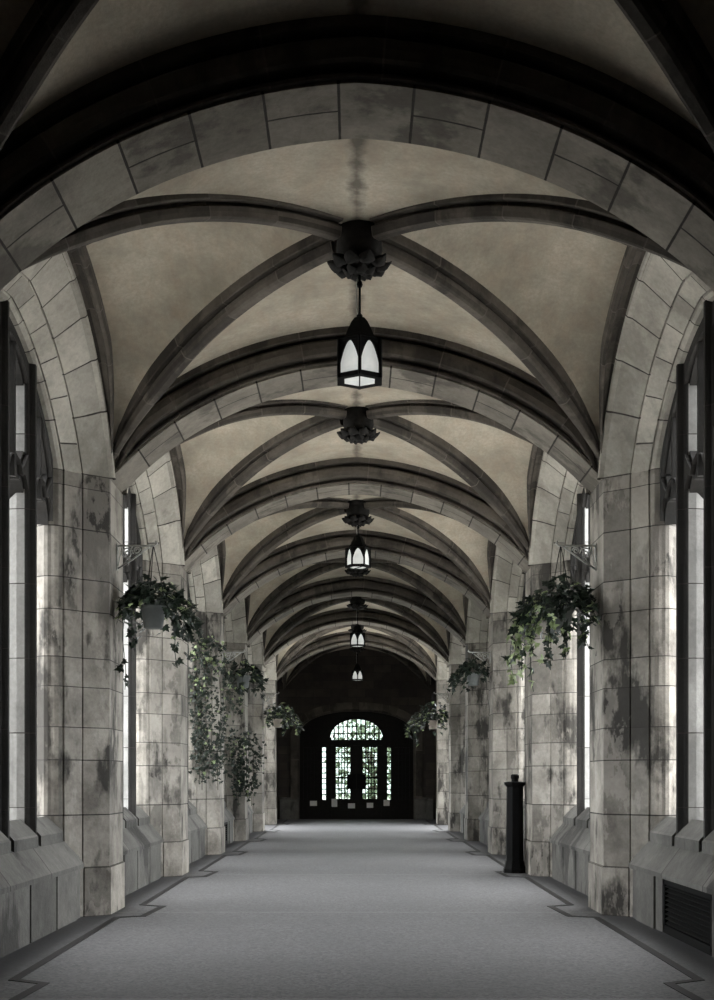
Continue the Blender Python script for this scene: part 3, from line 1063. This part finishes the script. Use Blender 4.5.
def make_basket(label, s, n, Zhook, seed, pot_top, reach=0.36, pot='pot', spread=0.36, leaves=230, strands=(), pale=0.0, leaf=0.085, bias=(0, 0)):
    """pot_top: drop from the hook to the pot's rim (m); strands: (angle, out, length, n leaves, pale share)"""
    rnd = random.Random(seed)
    hx = s * (L - reach)
    root = thing('hanging_basket', label, 'hanging basket', (hx, PY(n), ZL(Zhook) - pot_top - 0.21))
    H = 0.21
    p = MB()
    p.lathe([(0.0, 0.0), (0.085, 0.0), (0.09, 0.006), (0.118, H - 0.03), (0.128, H - 0.03), (0.130, H), (0.116, H), (0.108, H - 0.03), (0.0, H - 0.03)], 20, cap=False)
    p.build('pot', M[pot], root)
    hk = H + pot_top
    for k in range(3):
        a = 2 * PI * k / 3 + 0.4
        w = MB()
        w.tube([(0.125 * math.cos(a), 0.125 * math.sin(a), H), (0.03 * math.cos(a), 0.03 * math.sin(a), hk * 0.8 + H * 0.2), (0.0, 0.0, hk + 0.005)], 0.0045, 5)
        w.build('wire', M['lead'], root)
    f = MB()
    sx, sy = bias
    for _ in range(leaves):
        a = rnd.uniform(0, 2 * PI)
        r = spread * math.sqrt(rnd.uniform(0, 1))
        hgt = H + 0.02 + 0.27 * spread / 0.44 * (1 - (r / spread) ** 2) * rnd.uniform(0.2, 1.1) - 0.26 * (r / spread) ** 2.2 * rnd.uniform(0.3, 1.3)
        x, y = r * math.cos(a) + sx * r, r * math.sin(a) + sy * r
        if s * x > reach - 0.07: continue
        if math.hypot(x, y) < 0.19 and hgt < H: hgt = H + rnd.uniform(0.01, 0.14)
        if y < -0.06 and abs(x) < 0.13 and hgt < H: continue
        d = Vector((math.cos(a), math.sin(a), rnd.uniform(-1.4, 0.2))) + rand_dir(rnd) * 0.6
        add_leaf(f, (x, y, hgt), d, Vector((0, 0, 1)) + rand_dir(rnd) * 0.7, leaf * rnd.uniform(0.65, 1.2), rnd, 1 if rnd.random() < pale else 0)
    f.build('foliage', [M['leaf'], M['leaf_lit']], root, fix=False)
    for (ang, out, length, nl, ps) in strands:
        v = MB()
        pts = []
        K = 14
        x0, y0 = 0.12 * math.cos(ang), 0.12 * math.sin(ang)
        ph = rnd.uniform(0, 6)
        for k in range(K + 1):
            t = k / K
            rr = out * (1 - (1 - min(t * 2.0, 1)) ** 2)
            wob = 0.02 * math.sin(ph + 7 * t)
            pts.append((x0 + rr * math.cos(ang) + wob, y0 + rr * math.sin(ang) - wob, H + 0.03 + 0.05 * math.sin(PI * min(t * 2.5, 1)) - length * max(t - 0.12, 0)))
        v.tube(pts, 0.004, 4)
        nst = len(v.f)
        for k in range(nl):
            t = rnd.uniform(0.12, 1.0)
            q = Vector(pts[int(t * K)])
            if s * q.x > reach - 0.08: continue
            d = rand_dir(rnd) + Vector((0.3 * math.cos(ang), 0.3 * math.sin(ang), -0.7))
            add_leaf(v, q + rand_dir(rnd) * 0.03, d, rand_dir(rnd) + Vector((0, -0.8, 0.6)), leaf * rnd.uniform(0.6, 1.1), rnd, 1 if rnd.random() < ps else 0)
        v.build('vine', [M['leaf'], M['leaf_lit'], M['fern']], root, fix=False)
    return root
A = math.radians
ZB = 0.975
for s, n in ((-1, 1), (1, 1), (-1, 3), (1, 3), (-1, 5), (1, 5)):
    side = 'left' if s < 0 else 'right'
    make_bracket('%s scrolled iron bracket on the %s %s pier' % ('white' if n == 1 else 'pale', {1: 'nearest', 3: 'third', 5: 'fifth'}[n], side), s, n, ZB if n == 1 else 0.95 if n == 3 else 0.925, 0.34)
make_basket('nearest left hanging basket, grey pot with dark ivy spilling to both sides', -1, 1, ZB, 11, 0.58, 0.355, 'pot', 0.44, 430,
            ((A(180), 0.22, 0.30, 16, 0.5), (A(200), 0.16, 0.95, 22, 0.25), (A(0), 0.20, 0.62, 34, 0.0), (A(-30), 0.16, 0.72, 26, 0.08), (A(-140), 0.1, 0.55, 18, 0.3)), 0.03)
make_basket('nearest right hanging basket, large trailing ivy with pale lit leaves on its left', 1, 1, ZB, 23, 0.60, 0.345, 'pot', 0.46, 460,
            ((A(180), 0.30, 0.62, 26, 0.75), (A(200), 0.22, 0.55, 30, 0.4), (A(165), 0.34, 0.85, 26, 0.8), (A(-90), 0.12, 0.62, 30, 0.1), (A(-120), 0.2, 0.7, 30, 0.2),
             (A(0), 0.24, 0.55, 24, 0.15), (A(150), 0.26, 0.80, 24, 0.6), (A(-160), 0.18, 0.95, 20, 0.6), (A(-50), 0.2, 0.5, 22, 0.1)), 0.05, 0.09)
make_basket('left hanging basket on the third pier, dark wide ivy over a grey pot', -1, 3, 0.95, 31, 0.40, 0.36, 'pot', 0.40, 260,
            ((A(180), 0.2, 0.6, 24, 0.1), (A(0), 0.2, 0.5, 24, 0.1), (A(-90), 0.12, 0.8, 26, 0.2)), 0.04, 0.09)
make_basket('right hanging basket on the third pier, dark leaves drooping against stone', 1, 3, 0.95, 37, 0.36, 0.30, 'pot', 0.40, 260,
            ((A(0), 0.22, 0.75, 34, 0.0), (A(180), 0.2, 0.4, 20, 0.0), (A(20), 0.16, 0.85, 24, 0.05)), 0.0, 0.09)
make_basket('far left hanging basket with a pale pot under a white bracket arm', -1, 5, 0.925, 41, 0.62, 0.36, 'palepot', 0.62, 330,
            ((A(180), 0.2, 0.6, 22, 0.3), (A(0), 0.4, 0.5, 36, 0.35), (A(-60), 0.2, 0.5, 26, 0.4)), 0.15, 0.11)
make_basket('far right hanging basket with a pale pot, dark ivy against the end wall', 1, 5, 0.925, 43, 0.66, 0.42, 'palepot', 0.66, 350,
            ((A(180), 0.45, 0.5, 36, 0.25), (A(160), 0.3, 0.75, 30, 0.2), (A(0), 0.3, 0.6, 26, 0.1)), 0.12, 0.11)

def make_vine(label, x, y, z0, z1, width, seed, leaves, pale, leaf=0.075, depth=0.12):
    rnd = random.Random(seed)
    root = thing('ivy_vine', label, 'ivy', (x, y, z1))
    H = z0 - z1
    st = MB()
    tracks = []
    for k in range(7):
        xx = width * (-0.5 + k / 6)
        pts = [(xx * (0.5 + 0.5 * math.sin(PI * min(t * 1.2 + 0.1, 1))) + 0.05 * math.sin(3 * t + k) , rnd.uniform(-0.02, 0.02), H * (1 - t) - 0.15 * (k % 3) * t) for t in [i / 12 for i in range(13)]]
        tracks.append(pts)
        st.tube(pts, 0.006, 5)
    st.build('stems', M['fern'], root)
    f = MB()
    for _ in range(leaves):
        tr = rnd.choice(tracks)
        t = rnd.uniform(0, 1) ** 0.9
        q = Vector(tr[int(t * 12)])
        off = rand_dir(rnd) * rnd.uniform(0.04, 0.17)
        off.y = -abs(off.y) * depth / 0.12
        d = rand_dir(rnd) + Vector((0, -0.2, -0.6))
        add_leaf(f, q + off, d, Vector((0, -1, 0.5)) + rand_dir(rnd) * 0.6, leaf * rnd.uniform(0.6, 1.25), rnd, 1 if rnd.random() < pale * (1.0 if t < 0.45 else 0.35) else 0)  # more of the lit-coloured leaves towards the top
    f.build('foliage', [M['leaf'], M['leaf_lit']], root, fix=False)
    return root
make_vine('tall curtain of ivy hanging on the third left pier, pale leaves at its top', -1.07 * L, PY(3) - 0.14 * B, ZL(0.98), ZL(0.06), 0.66, 5, 1100, 0.16, 0.058, 0.2)
make_vine('lower leafy ivy growing up the fourth left pier', -1.0 * L, PY(4) - 0.14 * B, ZL(0.40), ZL(-0.10), 0.66, 8, 520, 0.08, 0.07, 0.16)

# ------------------------------------------------------------------ bollard
def make_bollard():
    root = thing('bollard', 'black cast-iron bollard standing against the second right pier', 'bollard', (0.934 * L, 3.60 * B, 0))
    def oct_(r, z): return [(r * math.cos(PI / 8 + k * PI / 4), r * math.sin(PI / 8 + k * PI / 4), z) for k in range(8)]
    def add(name, prof):
        w = MB(); w.grid([oct_(r, z) for r, z in prof], closed=True, cap=True); w.build(name, M['iron'], root)
    add('plinth', [(0.160, 0.0), (0.160, 0.05), (0.152, 0.06), (0.138, 0.10), (0.128, 0.16), (0.122, 0.165)])
    add('shaft', [(0.122, 0.165), (0.120, 0.50), (0.116, 1.14), (0.116, 1.16)])
    add('cap', [(0.116, 1.16), (0.13, 1.175), (0.148, 1.195), (0.152, 1.215), (0.145, 1.225), (0.08, 1.235)])
    add('finial', [(0.048, 1.235), (0.048, 1.27), (0.058, 1.28), (0.058, 1.32), (0.035, 1.335)])
    return root
make_bollard()

# ------------------------------------------------------------------ end wall with the door
ze = lambda y: (780 - y) / 72.1 * L + CAMZ * L          # photo row -> height on the end wall
OPW, OPZ, OPC = 1.82, 2.70, 3.46                         # opening half width, spring height, crown height
def op_top(x):
    f = min(abs(x) / OPW, 1)
    return OPZ + (OPC - OPZ) * (math.sqrt(max(1 - f ** 2.3, 0)))
w = MB()
xs = [-1.12 * L, -OPW] + [OPW * (-1 + k / 20) for k in range(41)] + [OPW, 1.12 * L]
zs = [0.0, 0.0] + [op_top(OPW * (-1 + k / 20)) for k in range(41)] + [0.0, 0.0]
vs_, fs = [], []
for x, z in zip(xs, zs):
    for y in (YEND, YEND + 0.45):
        vs_ += [(x, y, z), (x, y, ZTOP)]
for k in range(len(xs) - 1):
    a, b = 4 * k, 4 * k + 4
    fs += [(a, b, b + 1, a + 1), (a + 2, a + 3, b + 3, b + 2), (a, a + 2, b + 2, b), (a + 1, b + 1, b + 3, a + 3)]
w.add(vs_, fs)
brick_m, nt, p = nodes_of('dark_ashlar')
g = nt.nodes.new('ShaderNodeNewGeometry'); mp = nt.nodes.new('ShaderNodeMapping')
mp.inputs['Rotation'].default_value = (PI / 2, 0, 0)
nt.links.new(g.outputs['Position'], mp.inputs['Vector'])
bt = nt.nodes.new('ShaderNodeTexBrick')
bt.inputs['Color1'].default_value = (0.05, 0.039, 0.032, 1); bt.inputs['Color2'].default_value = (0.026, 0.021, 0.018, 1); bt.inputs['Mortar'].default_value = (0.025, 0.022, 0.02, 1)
bt.inputs['Scale'].default_value = 1.0; bt.inputs['Brick Width'].default_value = 0.55; bt.inputs['Row Height'].default_value = 0.26; bt.inputs['Mortar Size'].default_value = 0.008
nt.links.new(mp.outputs[0], bt.inputs['Vector'])
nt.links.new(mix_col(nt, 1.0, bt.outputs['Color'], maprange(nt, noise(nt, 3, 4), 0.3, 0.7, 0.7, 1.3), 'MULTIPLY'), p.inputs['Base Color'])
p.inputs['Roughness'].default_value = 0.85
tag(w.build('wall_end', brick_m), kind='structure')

# stone arch ring round the opening, and plinth blocks beside it
cur = [(-OPW - 0.02, YEND, 0.45)] + [(-OPW - 0.02, YEND, z) for z in (1.0, 1.6, 2.2)] + [((OPW + 0.02) * (-1 + k / 20), YEND, op_top(OPW * (-1 + k / 20)) + 0.01) for k in range(41)] + [(OPW + 0.02, YEND, z) for z in (2.2, 1.6, 1.0, 0.45)]
rings = []
for i, q in enumerate(cur):
    a = Vector(cur[max(i - 1, 0)]); b = Vector(cur[min(i + 1, len(cur) - 1)])
    t = (b - a).normalized()
    up = Vector((-t.z, 0, t.x))
    q = Vector(q)
    rings.append([q + up * -0.02 + Vector((0, 0.2, 0)), q + up * -0.02 + Vector((0, 0.02, 0)), q + up * 0.05 + Vector((0, -0.06, 0)), q + up * 0.26 + Vector((0, -0.06, 0)), q + up * 0.26 + Vector((0, 0.02, 0))])
w = MB()
w.grid(rings, closed=True, cap=True, v_of=[k * 0.4 for k in range(len(rings))])
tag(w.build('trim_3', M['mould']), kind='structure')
for s in (-1, 1):
    w = MB()
    x0, x1 = sorted((s * (OPW + 0.02), s * 1.06 * L))
    w.box(x0, x1, YEND - 0.12, YEND + 0.02, 0, 0.62)
    w.add([(x0, YEND - 0.12, 0.62), (x1, YEND - 0.12, 0.62), (x1, YEND, 0.70), (x0, YEND, 0.70)], [(0, 1, 2, 3)])
    tag(w.build('trim_%d' % (4 if s < 0 else 5), M['bench']), kind='structure')

door = thing('door_1', None, None, (0, YEND + 0.30, 0), 0, None, 'structure')
DO = (0, YEND + 0.30, 0)
YD = YEND + 0.30
def dbox(mb, x0, x1, z0, z1, y0=-0.05, y1=0.05):
    return mb.box(x0, x1, YD + y0, YD + y1, z0, z1)
DZ0, DZ1 = ze(799), ze(747)            # door glass
fw = 1.12                              # half width of the glazed unit
f = MB()
for s in (-1, 1):
    dbox(f, *sorted((s * 0.985, s * 0.80)), 0, 2.62, -0.07, 0.07)      # post between sidelight and doors
    dbox(f, *sorted((s * 1.10, s * 1.24)), 0, 2.75, -0.07, 0.07)      # outer post
    dbox(f, *sorted((s * 1.70, s * OPW)), 0, 2.75, -0.07, 0.07)       # against the stone
dbox(f, -1.24, 1.24, DZ1 + 0.06, ze(739.5), -0.08, 0.08)               # transom
dbox(f, -OPW, OPW, 2.52, 2.62, -0.05, 0.05) if False else None
dbox(f, -OPW, -1.24, 0, 0.62); dbox(f, 1.24, OPW, 0, 0.62)            # dado each side
dbox(f, -1.24, -0.80, 0, 0.62); dbox(f, 0.80, 1.24, 0, 0.62)
f.build('frame', M['wood'], door, DO)
# spandrel board between the fanlight and the stone arch
FC, FS, FW = ze(719), ze(739.5), 0.86
def fan_top(x):
    q = min(abs(x) / FW, 1)
    return FS + (FC - FS) * math.sqrt(max(1 - q ** 2.2, 0))
sp = MB()
vs_, fs = [], []
xx = [-OPW + 2 * OPW * k / 72 for k in range(73)]
for x in xx:
    z0 = fan_top(x) if abs(x) < FW else 2.30
    z1 = max(op_top(x) + 0.02, z0 + 0.01)
    for y in (-0.05, 0.05):
        vs_ += [(x, YD + y, z0), (x, YD + y, z1)]
for k in range(len(xx) - 1):
    a, b = 4 * k, 4 * k + 4
    fs += [(a, b, b + 1, a + 1), (a + 2, a + 3, b + 3, b + 2), (a, a + 2, b + 2, b), (a + 1, b + 1, b + 3, a + 3)]
sp.add(vs_, fs)
sp.build('spandrel', M['wood'], door, DO)
def lead_grid(mb, x0, x1, z0, z1, nc, nr, t=0.016, y=0.0):
    for k in range(1, nc):
        x = x0 + (x1 - x0) * k / nc
        mb.box(x - t, x + t, YD + y - 0.012, YD + y + 0.012, z0, z1)
    for k in range(1, nr):
        z = z0 + (z1 - z0) * k / nr
        mb.box(x0, x1, YD + y - 0.012, YD + y + 0.012, z - t, z + t)
for s in (-1, 1):
    lf = MB()
    a, b = 0.0, 0.805
    g0, g1 = 0.20, 0.66
    bx = lambda x0, x1, z0, z1: dbox(lf, *sorted((s * x0, s * x1)), z0, z1, -0.03, 0.03)
    bx(a, g0, 0.0, DZ1 + 0.06); bx(g1, b, 0.0, DZ1 + 0.06)
    bx(g0, g1, DZ1, DZ1 + 0.06); bx(g0, g1, 0.0, DZ0)
    leaf_o = lf.build('door_leaf', M['wood'], door, DO)
    gl = MB(); dbox(gl, *sorted((s * g0, s * g1)), DZ0, DZ1, -0.004, 0.004); gl.build('glass', M['glass'], leaf_o, DO)
    ld_ = MB(); lead_grid(ld_, *sorted((s * g0, s * g1)), DZ0, DZ1, 5, 10); ld_.build('leading', M['lead'], leaf_o, DO)
    pb = MB()
    pb.tube([(s * 0.16, YD - 0.10, ze(777.5)), (s * 0.72, YD - 0.10, ze(777.5))], 0.022, 8)
    for x in (0.18, 0.70):
        pb.tube([(s * x, YD - 0.10, ze(777.5)), (s * x, YD - 0.02, ze(777.5))], 0.02, 6)
    pb.build('push_bar', M['iron'], leaf_o, DO)
    lk = MB(); dbox(lk, *sorted((s * 0.02, s * 0.30)), ze(789), ze(774), -0.075, -0.03); lk.build('lock_case', M['iron'], leaf_o, DO)
    # sidelight
    x0, x1 = sorted((s * 0.985, s * 1.10))
    gl = MB(); dbox(gl, x0, x1, 0.62, ze(741), -0.004, 0.004); sl_o = gl.build('sidelight', M['glass'], door, DO)
    ld_ = MB(); lead_grid(ld_, x0, x1, 0.62, ze(741), 1, 11); ld_.build('leading', M['lead'], sl_o, DO)
    # dim outer panels: oak boards with a glazing lattice
    x0, x1 = sorted((s * 1.24, s * 1.70))
    pn = MB(); dbox(pn, x0, x1, 0.62, 2.32, 0.0, 0.03); pn_o = pn.build('side_panel', M['wood'], door, DO)
    ld_ = MB(); lead_grid(ld_, x0, x1, 0.62, 2.32, 4, 8, 0.012, -0.012); ld_.build('leading', M['lead'], pn_o, DO)
# fanlight
fg = MB()
vs_, fs = [], []
for k in range(33):
    x = FW * (-1 + k / 16)
    for y in (-0.004, 0.004):
        vs_ += [(x, YD + y, FS), (x, YD + y, fan_top(x) + 0.01)]
for k in range(32):
    a, b = 4 * k, 4 * k + 4
    fs += [(a, b, b + 1, a + 1), (a + 2, a + 3, b + 3, b + 2), (a, a + 2, b + 2, b), (a + 1, b + 1, b + 3, a + 3)]
fg.add(vs_, fs)
fan = fg.build('fanlight', M['glass'], door, DO)
ld_ = MB()
for k in range(-5, 6):
    x = FW * k / 6
    ld_.box(x - 0.02, x + 0.02, YD - 0.014, YD + 0.014, FS, fan_top(x))
for q in (0.32, 0.64):
    zz = FS + (FC - FS) * q
    hw = FW * (1 - q ** 2) ** 0.5
    ld_.box(-hw, hw, YD - 0.014, YD + 0.014, zz - 0.013, zz + 0.013)
for k in range(-3, 4):
    cx = FW * k / 3.9
    r = 0.09
    zc = FS + 0.11
    ld_.tube([(cx + r * math.cos(a_), YD, zc + r * math.sin(a_)) for a_ in [2 * PI * i / 16 for i in range(17)]], 0.014, 5)
ld_.build('leading', M['lead'], fan, DO)

# notices taped along the foot of the glazing
for px, py, w_, h_, lab in ((314.5, 803.5, 7, 5, 'small white notice far left at the foot of the door screen'),
                            (335, 803, 6.5, 8, 'tall white notice low on the left door leaf'),
                            (352.5, 806, 7, 5, 'white notice low where the two door leaves meet'),
                            (371, 805.5, 6.5, 5, 'white notice low on the right door leaf'),
                            (387.5, 803, 6, 6, 'dim white notice low beside the right door leaf')):
    x = (px - 357.5) / 72.1 * L * 1.007
    z = ze(py)
    nb = MB()
    sc = L / 72.1 / 2
    ysurf = YD - (0.03 if abs(x) < 0.8 else 0.07 if 0.8 < abs(x) < 0.985 else 0.05) - 0.004
    nb.box(x - w_ * sc, x + w_ * sc, ysurf - 0.003, ysurf + 0.004, z - h_ * sc, z + h_ * sc)
    tag(nb.build('paper_notice', M['paper'], None, (x, ysurf, z)), lab, 'notice', 'paper notices on the door screen')

# ------------------------------------------------------------------ trees outside
def make_tree(label, x, y, h, r, seed, leaves=1800, size=0.16):
    rnd = random.Random(seed)
    root = thing('tree', label, 'tree', (x, y, -0.13))
    t = MB()
    t.tube([(0, 0, 0), (0.05, 0.02, h * 0.35), (-0.04, 0.05, h * 0.7)], [0.16, 0.12, 0.07], 8)
    for k in range(7):
        a = 2 * PI * k / 7
        t.tube([(0, 0.02, h * (0.35 + 0.04 * k)), (r * 0.35 * math.cos(a), r * 0.35 * math.sin(a), h * 0.6), (r * 0.75 * math.cos(a), r * 0.75 * math.sin(a), h * (0.68 + 0.03 * k))], [0.06, 0.04, 0.015], 6)
    t.build('trunk', M['bark'], root)
    f = MB()
    for _ in range(leaves):
        d = rand_dir(rnd)
        q = d * r * rnd.uniform(0.35, 1.0)
        q.z = q.z * 1.25 + h * 0.58
        add_leaf(f, q, rand_dir(rnd), rand_dir(rnd), size * rnd.uniform(0.6, 1.3), rnd)
    f.build('foliage', M['leaf_tree'], root, fix=False)
    return root
make_tree('leafy tree outside, seen through the glazed door', 0.6, YEND + 9.0, 3.6, 1.9, 3, 1300, 0.17)
for x_, y_, h_, r_, n_, sd_, lab in ((-5.9, 23.4, 5.4, 2.5, 2600, 6, 'dense tree outside the left windows, where ivy hangs on the third pier'),  # crown made denser to dim the bays beside it
                                    (-5.7, 28.4, 5.2, 2.5, 2800, 7, 'added shading tree outside the far left windows, nearest the end doorway'),  # this tree and those below are added to shade the far bays
                                    (-6.2, 18.6, 5.6, 2.2, 900, 12, 'added shading tree outside the third left window from the camera'),
                                    (5.7, 23.4, 5.2, 2.2, 2200, 8, 'added shading tree outside the right windows beyond the bollard'),
                                    (5.7, 28.8, 5.2, 2.4, 2700, 9, 'added shading tree outside the far right windows, nearest the end doorway')):
    make_tree(lab, x_, y_, h_, r_, sd_, n_, 0.34)
